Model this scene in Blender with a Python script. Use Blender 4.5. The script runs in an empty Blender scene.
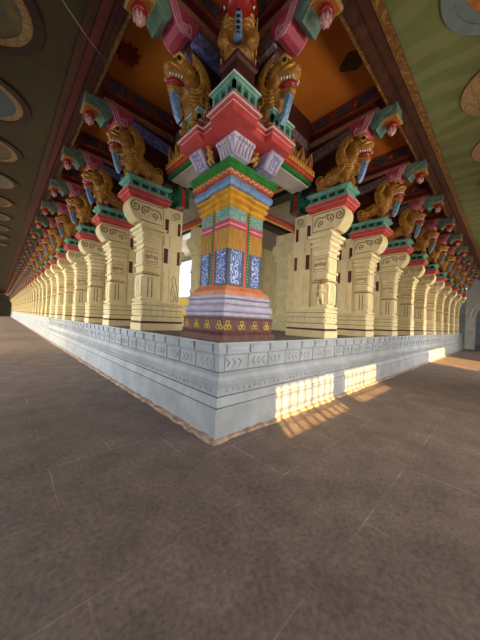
import bpy, bmesh, math, random
from mathutils import Vector, Matrix
from math import sin, cos, pi, radians
random.seed(7)
S = bpy.context.scene
COL = S.collection

# ------------------------------------------------------------------ materials
def srgb(r, g, b):
    f = lambda c: (c/255/12.92) if c/255 <= .04045 else ((c/255+.055)/1.055)**2.4
    return (f(r), f(g), f(b), 1)

def mat(name, col, rough=.6, var=.25, vscale=6., var_col=None, bump=.15, bscale=40., carve=None, spec=.3,
        carve_col=None, carve_amt=.6, carve_bump=.6, stretch=(1, 1, 1)):
    """painted stone: two tones mixed by noise, fine bump, optional carved line pattern with its own paint"""
    m = bpy.data.materials.new(name); m.use_nodes = True
    nt = m.node_tree; N = nt.nodes; L = nt.links
    b = N['Principled BSDF']
    b.inputs['Roughness'].default_value = rough
    b.inputs['Specular IOR Level'].default_value = spec
    tc = N.new('ShaderNodeTexCoord'); mp = N.new('ShaderNodeMapping'); mp.inputs['Scale'].default_value = stretch
    L.new(tc.outputs['Object'], mp.inputs['Vector'])
    n1 = N.new('ShaderNodeTexNoise'); n1.inputs['Scale'].default_value = vscale; n1.inputs['Detail'].default_value = 6
    n1.inputs['Roughness'].default_value = .65
    L.new(mp.outputs[0], n1.inputs['Vector'])
    rp = N.new('ShaderNodeValToRGB'); rp.color_ramp.elements[0].position = .35; rp.color_ramp.elements[1].position = .68
    L.new(n1.outputs['Fac'], rp.inputs['Fac'])
    c2 = var_col or tuple(x*(1-var) for x in col[:3])+(1,)
    rp.color_ramp.elements[0].color = c2; rp.color_ramp.elements[1].color = col
    out = rp.outputs['Color']
    n2 = N.new('ShaderNodeTexNoise'); n2.inputs['Scale'].default_value = bscale; n2.inputs['Detail'].default_value = 3
    L.new(mp.outputs[0], n2.inputs['Vector'])
    bp = N.new('ShaderNodeBump'); bp.inputs['Strength'].default_value = bump; bp.inputs['Distance'].default_value = .01
    L.new(n2.outputs['Fac'], bp.inputs['Height'])
    nrm = bp.outputs[0]
    if carve:
        kind, sc = carve
        if kind == 'scroll':
            v = N.new('ShaderNodeTexVoronoi'); v.inputs['Scale'].default_value = sc; v.feature = 'F1'
            L.new(mp.outputs[0], v.inputs['Vector'])
            mu = N.new('ShaderNodeMath'); mu.operation = 'MULTIPLY'; mu.inputs[1].default_value = 17
            L.new(v.outputs['Distance'], mu.inputs[0])
            si = N.new('ShaderNodeMath'); si.operation = 'SINE'; L.new(mu.outputs[0], si.inputs[0])
            h = si.outputs[0]
        elif kind == 'line':
            w = N.new('ShaderNodeTexWave'); w.inputs['Scale'].default_value = sc; w.inputs['Distortion'].default_value = 6
            w.inputs['Detail'].default_value = 1.5; w.inputs['Detail Scale'].default_value = 1.2
            L.new(mp.outputs[0], w.inputs['Vector']); h = w.outputs['Fac']
        else:
            v = N.new('ShaderNodeTexVoronoi'); v.inputs['Scale'].default_value = sc; v.feature = 'DISTANCE_TO_EDGE'
            L.new(mp.outputs[0], v.inputs['Vector']); h = v.outputs['Distance']
        r2 = N.new('ShaderNodeValToRGB')
        lo, hi = {'scroll': (.35, .6), 'line': (.25, .6), 'cell': (.02, .08)}[kind]
        r2.color_ramp.elements[0].position = lo; r2.color_ramp.elements[1].position = hi
        L.new(h, r2.inputs['Fac'])
        mx = N.new('ShaderNodeMix'); mx.data_type = 'RGBA'
        inv = N.new('ShaderNodeMath'); inv.operation = 'MULTIPLY_ADD'; inv.inputs[1].default_value = -carve_amt; inv.inputs[2].default_value = carve_amt
        L.new(r2.outputs['Color'], inv.inputs[0]); L.new(inv.outputs[0], mx.inputs[0])
        L.new(out, mx.inputs[6]); mx.inputs[7].default_value = carve_col or tuple(x*.3 for x in col[:3])+(1,)
        out = mx.outputs[2]
        b2 = N.new('ShaderNodeBump'); b2.inputs['Strength'].default_value = carve_bump; b2.inputs['Distance'].default_value = .02
        L.new(r2.outputs['Color'], b2.inputs['Height']); L.new(nrm, b2.inputs['Normal']); nrm = b2.outputs[0]
    L.new(out, b.inputs['Base Color']); L.new(nrm, b.inputs['Normal'])
    return m

CREAM = srgb(244, 230, 186)
M = {}
M['cream'] = mat('cream_paint', CREAM, .55, var_col=srgb(232, 212, 158), vscale=5)
M['cream_carved'] = mat('cream_carved', CREAM, .55, var_col=srgb(222, 196, 136), carve=('scroll', 5.), carve_col=srgb(150, 118, 66), carve_amt=.55)
M['cream_line'] = mat('cream_groove_shade_paint', srgb(138, 102, 58), .6)  # brown line paint that also stands in for shade in the grooves
M['cream_pale'] = mat('cream_inner', srgb(226, 212, 165), .6, vscale=3)
M['maroon'] = mat('maroon_paint', srgb(104, 38, 32), .5)
M['maroon_dark'] = mat('dark_maroon_paint', srgb(74, 34, 26), .55, vscale=9)
M['brown_beam'] = mat('brown_beam_paint', srgb(92, 52, 36), .5, var_col=srgb(58, 32, 24))
M['granite_maroon'] = mat('maroon_granite', srgb(122, 80, 72), .5, var_col=srgb(86, 54, 50), vscale=14)
M['plinth'] = mat('pale_blue_limewash', srgb(184, 189, 193), .6, var_col=srgb(158, 163, 168), vscale=2.2, bump=.25, bscale=25)
M['plinth_carved'] = mat('pale_limewash_carved', srgb(182, 186, 189), .6, var_col=srgb(158, 162, 166), vscale=3, carve=('line', 5.), carve_col=srgb(150, 152, 154), carve_amt=.4)
M['groove'] = mat('grey_joint', srgb(120, 118, 116), .8)
M['platform_top'] = mat('platform_stone', srgb(150, 142, 132), .7, var_col=srgb(96, 88, 80), vscale=4)
M['mortar'] = mat('brown_mortar', srgb(204, 178, 156), .85, var_col=srgb(140, 114, 96), vscale=9, bump=.6, bscale=30)
M['lavender'] = mat('lavender_paint', srgb(196, 188, 206), .5, var_col=srgb(168, 160, 182))
M['lavender_carved'] = mat('lavender_carved', srgb(196, 188, 214), .5, carve=('scroll', 10.), carve_col=srgb(120, 112, 152), carve_amt=.7)
M['lav_blue_carved'] = mat('periwinkle_carved', srgb(150, 150, 205), .5, var_col=srgb(126, 122, 178), carve=('scroll', 5.5), carve_col=srgb(80, 84, 150), carve_amt=.7)
M['grey_carved'] = mat('grey_lilac_carved', srgb(140, 118, 122), .5, carve=('scroll', 5.5), carve_col=srgb(90, 72, 78), carve_amt=.6)
M['white_flute'] = mat('white_flute_paint', srgb(214, 205, 214), .5, var_col=srgb(180, 172, 190))
M['orange_step'] = mat('salmon_paint', srgb(222, 146, 104), .5, var_col=srgb(196, 112, 78))
M['gold_band'] = mat('ochre_fringe_paint', srgb(206, 160, 70), .5, var_col=srgb(176, 128, 50), vscale=9, carve=('line', 9.), carve_col=srgb(140, 96, 40), carve_amt=.5, stretch=(3, 3, .6))
M['gold_cornice'] = mat('yellow_cornice_paint', srgb(226, 172, 60), .4, var_col=srgb(188, 130, 40))
M['teal_carved'] = mat('teal_carved', srgb(150, 192, 176), .5, carve=('scroll', 9.), carve_col=srgb(86, 128, 120), carve_amt=.6)
M['blue_ground'] = mat('slate_blue_paint', srgb(84, 92, 106), .5)
M['blue_floral'] = mat('blue_floral_paint', srgb(214, 222, 236), .45, var_col=srgb(150, 178, 224), vscale=12, carve=('scroll', 10.), carve_col=srgb(40, 76, 160), carve_amt=.85)
M['blue_roll'] = mat('steel_blue_paint', srgb(126, 152, 186), .4, var_col=srgb(86, 112, 150), vscale=10)
M['wave_red'] = mat('orange_wave_paint', srgb(206, 98, 60), .5, var_col=srgb(160, 60, 40), vscale=14)
M['wave_cream'] = mat('wave_line_paint', srgb(228, 190, 130), .5)
M['green'] = mat('leaf_green_paint', srgb(58, 138, 60), .4, var_col=srgb(36, 104, 44), vscale=9)
M['dark_green'] = mat('bottle_green_paint', srgb(26, 104, 68), .35, var_col=srgb(16, 74, 50))
M['green_bead'] = mat('bead_green_paint', srgb(120, 196, 110), .4)
M['red'] = mat('red_paint', srgb(190, 30, 36), .4, var_col=srgb(150, 22, 28))
M['coral'] = mat('coral_paint', srgb(214, 92, 84), .45, var_col=srgb(186, 66, 64))
M['cornice_red'] = mat('cornice_red_paint', srgb(206, 84, 80), .45, var_col=srgb(180, 64, 64))
M['pink'] = mat('rose_paint', srgb(196, 84, 104), .45, var_col=srgb(166, 62, 84))
M['pink_line'] = mat('pale_pink_paint', srgb(232, 160, 170), .45)
M['white_line'] = mat('white_paint', srgb(232, 222, 216), .5, var=.1)
M['teal'] = mat('verdigris_paint', srgb(128, 178, 156), .45, var_col=srgb(92, 146, 126))
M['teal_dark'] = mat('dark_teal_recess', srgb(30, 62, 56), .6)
M['seagreen'] = mat('sea_green_paint', srgb(122, 150, 132), .45, var_col=srgb(88, 116, 106), vscale=8)
M['gold'] = mat('gold_paint', srgb(226, 176, 78), .38, var_col=srgb(148, 92, 30), vscale=11, bump=.3, bscale=30, spec=.5)
M['gold_dark'] = mat('dark_gold_paint', srgb(188, 132, 56), .4, var_col=srgb(140, 90, 36), vscale=9, spec=.5)
M['figure'] = mat('painted_figure', srgb(178, 108, 84), .5, var_col=srgb(110, 66, 60), vscale=16)
M['mouth'] = mat('mouth_red_paint', srgb(168, 40, 34), .25, spec=.6)
M['teeth'] = mat('ivory_paint', srgb(238, 228, 206), .4, var=.08)
M['black'] = mat('black_paint', srgb(24, 20, 18), .35)
M['trunk_blue'] = mat('pale_blue_paint', srgb(150, 180, 206), .4, var_col=srgb(84, 112, 150), vscale=18)
M['orange_ceiling'] = mat('orange_ceiling_paint', srgb(206, 122, 40), .6, var_col=srgb(188, 104, 30), vscale=1.4)
M['orange'] = mat('orange_paint', srgb(206, 112, 44), .5)
M['yellow'] = mat('yellow_paint', srgb(226, 190, 92), .5)
M['frieze_orange'] = mat('rust_orange_paint', srgb(160, 82, 50), .5, var_col=srgb(120, 52, 36))
M['frieze_blue'] = mat('navy_paint', srgb(58, 62, 84), .5, carve=('cell', 18.), carve_col=srgb(150, 150, 170), carve_amt=.5)
M['cornice_tan'] = mat('tan_rose_paint', srgb(176, 120, 96), .5, var_col=srgb(146, 92, 76))
M['beam_gold'] = mat('gilded_strip', srgb(172, 126, 60), .45, var_col=srgb(112, 74, 36), vscale=10, carve=('scroll', 5.), carve_col=srgb(86, 56, 30), carve_amt=.6)
M['soffit'] = mat('grey_white_soffit', srgb(206, 198, 188), .7, vscale=2)
M['interior_ceiling'] = mat('grey_white_plaster', srgb(200, 192, 180), .8, vscale=1.5)
M['plaster'] = mat('outer_plaster', srgb(186, 178, 164), .8, vscale=2)
M['white_plaster'] = mat('white_arch_plaster', srgb(224, 226, 220), .7, vscale=2)
M['yellow_wall'] = mat('yellow_wall_paint', srgb(232, 214, 120), .8, var_col=srgb(214, 188, 96))
M['tan_plate'] = mat('tan_plate_paint', srgb(186, 158, 96), .5)
M['orange_plate'] = mat('ochre_plate_paint', srgb(176, 100, 48), .5)
M['bud_pink'] = mat('pale_bud_paint', srgb(214, 178, 172), .5, var_col=srgb(200, 130, 130))
M['cable'] = mat('grey_cable', srgb(170, 160, 144), .5)
M['rose_red'] = mat('red_rosette_paint', srgb(150, 44, 26), .5)
M['rose_green'] = mat('green_rosette_paint', srgb(70, 84, 44), .5, var_col=srgb(96, 40, 30), vscale=30)
M['dust'] = mat('ground_earth', srgb(150, 132, 104), .9)
M['med_brown'] = mat('medallion_umber', srgb(62, 38, 28), .5)
M['med_grey'] = mat('medallion_blue_grey', srgb(120, 134, 132), .5)
M['med_tan'] = mat('medallion_tan', srgb(176, 142, 96), .5, carve=('cell', 9.), carve_col=srgb(120, 84, 56), carve_amt=.5)
M['med_blue'] = mat('medallion_blue', srgb(70, 104, 124), .5, var_col=srgb(92, 96, 84), vscale=2.2)
M['med_olive'] = mat('medallion_olive', srgb(120, 106, 62), .5, var_col=srgb(82, 74, 58), vscale=3)
M['med_pink'] = mat('medallion_rose', srgb(182, 134, 122), .5, var_col=srgb(160, 120, 90), vscale=8)
M['med_orange'] = mat('medallion_orange', srgb(196, 124, 52), .5, var_col=srgb(150, 90, 40), vscale=5)

def floor_mat():
    m = bpy.data.materials.new('paving_stone'); m.use_nodes = True
    nt = m.node_tree; N = nt.nodes; L = nt.links; b = N['Principled BSDF']
    tc = N.new('ShaderNodeTexCoord')
    mp = N.new('ShaderNodeMapping'); mp.inputs['Location'].default_value = (1.05, .18+.81*40, 0)
    L.new(tc.outputs['Object'], mp.inputs['Vector'])
    wob = N.new('ShaderNodeTexNoise'); wob.inputs['Scale'].default_value = 1.6; wob.inputs['Detail'].default_value = 3
    L.new(tc.outputs['Object'], wob.inputs['Vector'])
    ws = N.new('ShaderNodeVectorMath'); ws.operation = 'SCALE'; ws.inputs['Scale'].default_value = .05
    L.new(wob.outputs['Color'], ws.inputs[0])
    wa = N.new('ShaderNodeVectorMath'); L.new(mp.outputs[0], wa.inputs[0]); L.new(ws.outputs[0], wa.inputs[1])
    br = N.new('ShaderNodeTexBrick'); br.offset = .5
    br.inputs['Scale'].default_value = 1; br.inputs['Brick Width'].default_value = 1.2; br.inputs['Row Height'].default_value = .81
    br.inputs['Mortar Size'].default_value = .005; br.inputs['Mortar Smooth'].default_value = .2; br.inputs['Bias'].default_value = 0
    L.new(wa.outputs[0], br.inputs['Vector'])
    def noise(sc, d, lo, hi, c0, c1):
        n = N.new('ShaderNodeTexNoise'); n.inputs['Scale'].default_value = sc; n.inputs['Detail'].default_value = d; n.inputs['Roughness'].default_value = .65
        L.new(tc.outputs['Object'], n.inputs['Vector'])
        r = N.new('ShaderNodeValToRGB'); r.color_ramp.elements[0].position = lo; r.color_ramp.elements[1].position = hi
        r.color_ramp.elements[0].color = c0; r.color_ramp.elements[1].color = c1
        L.new(n.outputs['Fac'], r.inputs['Fac']); return n, r
    n1, r1 = noise(2.2, 8, .3, .72, srgb(106, 93, 88), srgb(142, 126, 118))
    n2, r2 = noise(26, 5, .32, .66, (.62, .6, .58, 1), (1.1, 1.08, 1.06, 1))
    n3, r3 = noise(5.5, 4, .66, .74, (1, 1, 1, 1), (.5, .47, .45, 1))
    n4, r4 = noise(1.1, 3, .45, .62, (0, 0, 0, 1), (.75, .75, .75, 1))
    def mul(a, c):
        x = N.new('ShaderNodeMix'); x.data_type = 'RGBA'; x.blend_type = 'MULTIPLY'; x.inputs[0].default_value = 1
        L.new(a, x.inputs[6]); L.new(c, x.inputs[7]); return x.outputs[2]
    c = mul(mul(r1.outputs[0], r2.outputs[0]), r3.outputs[0])
    mf = N.new('ShaderNodeMath'); mf.operation = 'MULTIPLY'; L.new(br.outputs['Fac'], mf.inputs[0]); L.new(r4.outputs[0], mf.inputs[1])
    mx = N.new('ShaderNodeMix'); mx.data_type = 'RGBA'; L.new(mf.outputs[0], mx.inputs[0]); L.new(c, mx.inputs[6]); mx.inputs[7].default_value = srgb(176, 164, 152)
    L.new(mx.outputs[2], b.inputs['Base Color'])
    bp = N.new('ShaderNodeBump'); bp.inputs['Strength'].default_value = .5; bp.inputs['Distance'].default_value = .012
    L.new(n2.outputs['Fac'], bp.inputs['Height']); L.new(bp.outputs[0], b.inputs['Normal'])
    b.inputs['Roughness'].default_value = .62; b.inputs['Specular IOR Level'].default_value = .3
    return m
M['floor'] = floor_mat()
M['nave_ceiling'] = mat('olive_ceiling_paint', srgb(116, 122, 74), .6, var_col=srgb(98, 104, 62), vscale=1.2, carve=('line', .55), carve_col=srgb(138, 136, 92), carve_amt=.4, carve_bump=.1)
M['left_ceiling'] = mat('shaded_olive_ceiling_paint', srgb(78, 66, 37), .6, var_col=srgb(64, 54, 30), vscale=1.2, carve=('line', .5), carve_col=srgb(72, 54, 34), carve_amt=.35, carve_bump=.1)  # olive ceiling again, the left side's weaker light put into its colour

# ------------------------------------------------------------------ mesh builder
class MB:
    def __init__(s): s.v = []; s.f = []; s.sm = []
    def add(s, vs, fs, smooth=False):
        o = len(s.v); s.v += [tuple(p) for p in vs]; s.f += [tuple(i+o for i in f) for f in fs]; s.sm += [smooth]*len(fs); return s
    def box(s, x0, x1, y0, y1, z0, z1):
        return s.add([(x0,y0,z0),(x1,y0,z0),(x1,y1,z0),(x0,y1,z0),(x0,y0,z1),(x1,y0,z1),(x1,y1,z1),(x0,y1,z1)],
                     [(0,3,2,1),(4,5,6,7),(0,1,5,4),(1,2,6,5),(2,3,7,6),(3,0,4,7)])
    def poly_levels(s, poly, levels, cap=True):
        """axis-aligned (mitred) plan polygon, counter-clockwise, swept through (z, outward offset) levels"""
        n = len(poly); rings = []
        for z, o in levels:
            ring = []
            for i in range(n):
                p0 = Vector(poly[i-1]); p = Vector(poly[i]); p1 = Vector(poly[(i+1) % n])
                d0 = (p-p0).normalized(); d1 = (p1-p).normalized()
                n0 = Vector((d0.y, -d0.x)); n1 = Vector((d1.y, -d1.x))
                k = n0+n1; k = k/max(.2, (1+n0.dot(n1)))
                q = p+k*o; ring.append((q.x, q.y, z))
            rings.append(ring)
        vs = [p for r in rings for p in r]; fs = []
        for j in range(len(rings)-1):
            for i in range(n):
                a = j*n+i; b = j*n+(i+1) % n
                fs.append((a, b, b+n, a+n))
        if cap:
            fs.append(tuple(reversed(range(n)))); fs.append(tuple(range((len(rings)-1)*n, len(rings)*n)))
        return s.add(vs, fs)
    def rect_levels(s, x0, x1, y0, y1, levels):
        return s.poly_levels([(x0,y0),(x1,y0),(x1,y1),(x0,y1)], levels)
    def prism_y(s, prof, y0, y1):
        """profile in (x,z) extruded along y"""
        n = len(prof)
        a = sum(prof[i-1][0]*prof[i][1]-prof[i][0]*prof[i-1][1] for i in range(n))
        if a < 0: prof = prof[::-1]
        vs = [(x, y0, z) for x, z in prof]+[(x, y1, z) for x, z in prof]
        fs = [tuple(range(n)), tuple(reversed(range(n, 2*n)))]+[(i, i+n, (i+1) % n+n, (i+1) % n) for i in range(n)]
        return s.add(vs, fs)
    def prism_x(s, prof, x0, x1):
        """profile in (y,z) extruded along x"""
        t = MB(); t.prism_y(prof, x0, x1)
        return s.add([(v[1], v[0], v[2]) for v in t.v], [tuple(reversed(f)) for f in t.f])
    def tube(s, pts, r, n=6, closed=False, smooth=True):
        pts = [Vector(p) for p in pts]; m = len(pts); rs = r if isinstance(r, (list, tuple)) else [r]*m
        vs = []; up0 = None
        for i, p in enumerate(pts):
            d = (pts[(i+1) % m if closed else min(i+1, m-1)]-pts[i-1 if closed else max(i-1, 0)])
            d = d.normalized() if d.length > 1e-9 else Vector((0, 0, 1))
            if up0 is None: up0 = Vector((0, 0, 1)) if abs(d.z) < .9 else Vector((1, 0, 0))
            a = (up0-d*up0.dot(d)); a = a.normalized() if a.length > 1e-6 else d.orthogonal().normalized()
            up0 = a; b = d.cross(a)
            for k in range(n):
                t = 2*pi*k/n; q = p+(a*cos(t)+b*sin(t))*rs[i]; vs.append(tuple(q))
        fs = []
        for i in range(m if closed else m-1):
            for k in range(n):
                a = i*n+k; b = i*n+(k+1) % n; i2 = (i+1) % m
                fs.append((a, b, i2*n+(k+1) % n, i2*n+k))
        if not closed: fs += [tuple(reversed(range(n))), tuple(range((m-1)*n, m*n))]
        return s.add(vs, fs, smooth)
    def lathe(s, c, prof, n=16, axis='z', smooth=True):
        """prof: (r, h) pairs along axis from point c"""
        vs = []
        for r, h in prof:
            for k in range(n):
                t = 2*pi*k/n; u, w = r*cos(t), r*sin(t)
                vs.append({'z': (c[0]+u, c[1]+w, c[2]+h), 'x': (c[0]+h, c[1]+u, c[2]+w), 'y': (c[0]+w, c[1]+h, c[2]+u)}[axis])
        fs = []
        for j in range(len(prof)-1):
            for k in range(n):
                a = j*n+k; b = j*n+(k+1) % n; fs.append((a, b, b+n, a+n))
        fs += [tuple(reversed(range(n))), tuple(range((len(prof)-1)*n, len(prof)*n))]
        return s.add(vs, fs, smooth)
    def ball(s, c, r, n=10, m=7):
        r = r if isinstance(r, (list, tuple)) else (r, r, r)
        vs = [(c[0], c[1], c[2]-r[2])]; fs = []
        for j in range(1, m):
            ph = -pi/2+pi*j/m
            for k in range(n):
                t = 2*pi*k/n; vs.append((c[0]+r[0]*cos(ph)*cos(t), c[1]+r[1]*cos(ph)*sin(t), c[2]+r[2]*sin(ph)))
        vs.append((c[0], c[1], c[2]+r[2])); e = len(vs)-1
        for k in range(n):
            fs.append((0, 1+(k+1) % n, 1+k)); fs.append((e, e-n+k, e-n+(k+1) % n))
        for j in range(m-2):
            for k in range(n):
                a = 1+j*n+k; b = 1+j*n+(k+1) % n; fs.append((a, b, b+n, a+n))
        return s.add(vs, fs, True)
    def capsule(s, p0, p1, r0, r1, k=6):
        p0 = Vector(p0); p1 = Vector(p1)
        for i in range(k+1):
            t = i/k; p = p0.lerp(p1, t); r = r0+(r1-r0)*t; s.ball(p, r, 10, 7)
        return s
    def xf(s, mtx):
        s.v = [tuple(mtx @ Vector(p)) for p in s.v]; return s
    def mesh(s, name, mt):
        me = bpy.data.meshes.new(name); me.from_pydata(s.v, [], s.f)
        for p, k in zip(me.polygons, s.sm): p.use_smooth = k
        me.materials.append(M[mt] if isinstance(mt, str) else mt)
        bm = bmesh.new(); bm.from_mesh(me); bmesh.ops.recalc_face_normals(bm, faces=bm.faces); bm.to_mesh(me); bm.free()
        me.update(); return me
    def obj(s, name, mt, parent=None, **props):
        o = bpy.data.objects.new(name, s.mesh(name, mt)); COL.objects.link(o)
        if parent: o.parent = parent
        for k, v in props.items(): o[k] = v
        return o
    def organic(s, name, mt, parent=None, voxel=.02, smooth=4):
        """melt the overlapping shapes into one continuous skin"""
        me = s.mesh(name, mt); o = bpy.data.objects.new(name, me); COL.objects.link(o)
        r = o.modifiers.new('r', 'REMESH'); r.mode = 'VOXEL'; r.voxel_size = voxel; r.use_smooth_shade = True
        q = o.modifiers.new('s', 'SMOOTH'); q.iterations = smooth; q.factor = .5
        dg = bpy.context.evaluated_depsgraph_get()
        m2 = bpy.data.meshes.new_from_object(o.evaluated_get(dg)); m2.name = name
        o.modifiers.clear(); o.data = m2; bpy.data.meshes.remove(me)
        m2.materials.clear(); m2.materials.append(M[mt])
        for p in m2.polygons: p.use_smooth = True
        if parent: o.parent = parent
        return o

def tag(o, label=None, cat=None, group=None, kind=None):
    for k, v in (('label', label), ('category', cat), ('group', group), ('kind', kind)):
        if v: o[k] = v
    return o
def thing(name, label, cat, group=None, kind=None, loc=(0, 0, 0), rz=0):
    o = bpy.data.objects.new(name, None); COL.objects.link(o); o.location = loc; o.rotation_euler = (0, 0, rz); o.empty_display_size = .2
    return tag(o, label, cat, group, kind)
def dup(root, loc, rz, label, group=None):
    r = root.copy(); COL.objects.link(r); r.location = loc; r.rotation_euler = (0, 0, rz); r['label'] = label
    if group: r['group'] = group
    for ch in list(root.children):
        c = ch.copy(); COL.objects.link(c); c.parent = r
        for g in list(ch.children):
            d = g.copy(); COL.objects.link(d); d.parent = c
    return r
def joined(root, name):
    """one-mesh copy of a thing, for the distant repeats that show no parts"""
    me = bpy.data.meshes.new(name); bm = bmesh.new(); slots = []
    for o in [root]+list(root.children_recursive):
        if o.type != 'MESH': continue
        mt = o.data.materials[0]
        if mt not in slots: slots.append(mt)
        k = len(bm.faces); bm.from_mesh(o.data); bm.faces.ensure_lookup_table()
        for f in bm.faces[k:]: f.material_index = slots.index(mt)
    bm.to_mesh(me); bm.free()
    for m in slots: me.materials.append(m)
    return me
def spiral(cx, cz, y, r0, r1, turns, a0, n=26, sgn=1):
    return [(cx+(r0+(r1-r0)*i/n)*cos(a0+sgn*2*pi*turns*i/n), y, cz+(r0+(r1-r0)*i/n)*sin(a0+sgn*2*pi*turns*i/n)) for i in range(n+1)]

ORD = ['first','second','third','fourth','fifth','sixth','seventh','eighth','ninth','tenth','eleventh','twelfth','thirteenth','fourteenth']
PZ = 1.285                 # platform height
L0, LS, NL = 3.10, 2.17, 38
R0, RS, NR = 3.25, 2.28, 10
LY = [L0+LS*k for k in range(NL)]
RX = [R0+RS*k for k in range(NR)]
NEAR = 12                  # bays that keep separate parts
CEN = .70                  # where the corner pillar's own brackets stand
Q = pi/2
ENDX, ENDY = 27.0, LY[-1]+1.3

# ------------------------------------------------------------------ floor, platform, kerb
MB().box(-5.2, ENDX+8, -5.2, ENDY+4, -.2, 0).obj('floor', 'floor', kind='structure')

plat = MB()
pl = [(0, .0), (.41, .0), (.425, -.015), (.43, -.012), (.53, -.05), (.55, -.06), (.555, -.075), (.665, -.075), (.67, -.045), (.69, -.04), (.70, -.055), (.74, -.10),
      (.80, -.115), (.85, -.10), (.87, -.085), (.875, -.105), (1.105, -.105), (1.11, -.06), (1.125, -.055), (1.14, -.075), (1.25, -.075), (1.255, -.045), (1.283, -.045)]
PX1, PY1 = ENDX, ENDY
plat.poly_levels([(0, 0), (PX1, 0), (PX1, PY1), (0, PY1)], pl)
platform = plat.obj('platform', 'plinth', kind='structure')
rel = MB()
def on_face(face, u0, u1, z0, z1, d0, d1):
    if face == 'R': rel.box(u0, u1, d0, d1, z0, z1)
    else: rel.box(d0, d1, u0, u1, z0, z1)
def chev(face, u, z, w, h, sgn):
    t = .012
    for k in (-1, 1):
        p = [(u, z), (u+sgn*w, z+k*h)]
        if face == 'R': rel.tube([(p[0][0], .103, p[0][1]), (p[1][0], .103, p[1][1])], t, 4, smooth=False)
        else: rel.tube([(.103, p[0][0], p[0][1]), (.103, p[1][0], p[1][1])], t, 4, smooth=False)
for face in 'RL':
    u = .2; i = 0
    while u < 16:
        # top band: tongue brackets between sunk panels
        on_face(face, u, u+.035, 1.125, 1.25, .05, .085); on_face(face, u+.028, u+.06, 1.19, 1.25, .045, .08)
        on_face(face, u+.10, u+.40, 1.155, 1.165, .066, .08); on_face(face, u+.10, u+.40, 1.225, 1.235, .066, .08)
        # frieze of chevrons between upright joints
        on_face(face, u+.0, u+.014, .875, 1.105, .09, .11)
        for c in range(3): chev(face, u+.10+c*.11, .99, .055, .055, 1 if i % 2 else -1)
        # small beads in the lower frieze
        for c in range(4):
            on_face(face, u+.02+c*.115, u+.07+c*.115, .585+.02*(c % 2), .635+.01*(c % 2), .062, .09)
        u += .46; i += 1
rel.obj('carved_relief', 'plinth_carved', platform)
g = MB()
for z in (.418, .548, .872, 1.108):
    for off in (.012,):
        e = {.418: .004, .548: .052, .872: .09, 1.108: .075}[z]
        g.box(e, PX1-.2, e, e+.02, z-.005, z+.005); g.box(e, e+.02, e, PY1-.2, z-.005, z+.005)
g.obj('joint_line', 'groove', platform)
MB().box(.06, PX1-.1, .06, PY1-.1, 1.27, PZ).obj('paved_top', 'platform_top', platform)

kb = MB()
def kerb(face, umax):
    n = int(umax/.12); vs = []; fs = []
    for i in range(n+1):
        u = -.12+i*(umax+.12)/n
        w = .085+.025*random.uniform(-1, 1); h = .032+.014*random.uniform(-1, 1)
        for d, z in ((-w, .001), (-w*.75, h*.8), (-w*.3, h), (.02, h*1.05), (.02, .0)):
            uu = max(u, d) if i == 0 else u
            vs.append((uu, d, z) if face == 'R' else (d, uu, z))
    for i in range(n):
        for k in range(4):
            a = i*5+k; fs.append((a, a+1, a+6, a+5))
    kb.add(vs, fs)
kerb('R', 26); kerb('L', 60)
kb.obj('trim_1', 'mortar', kind='structure')

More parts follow.
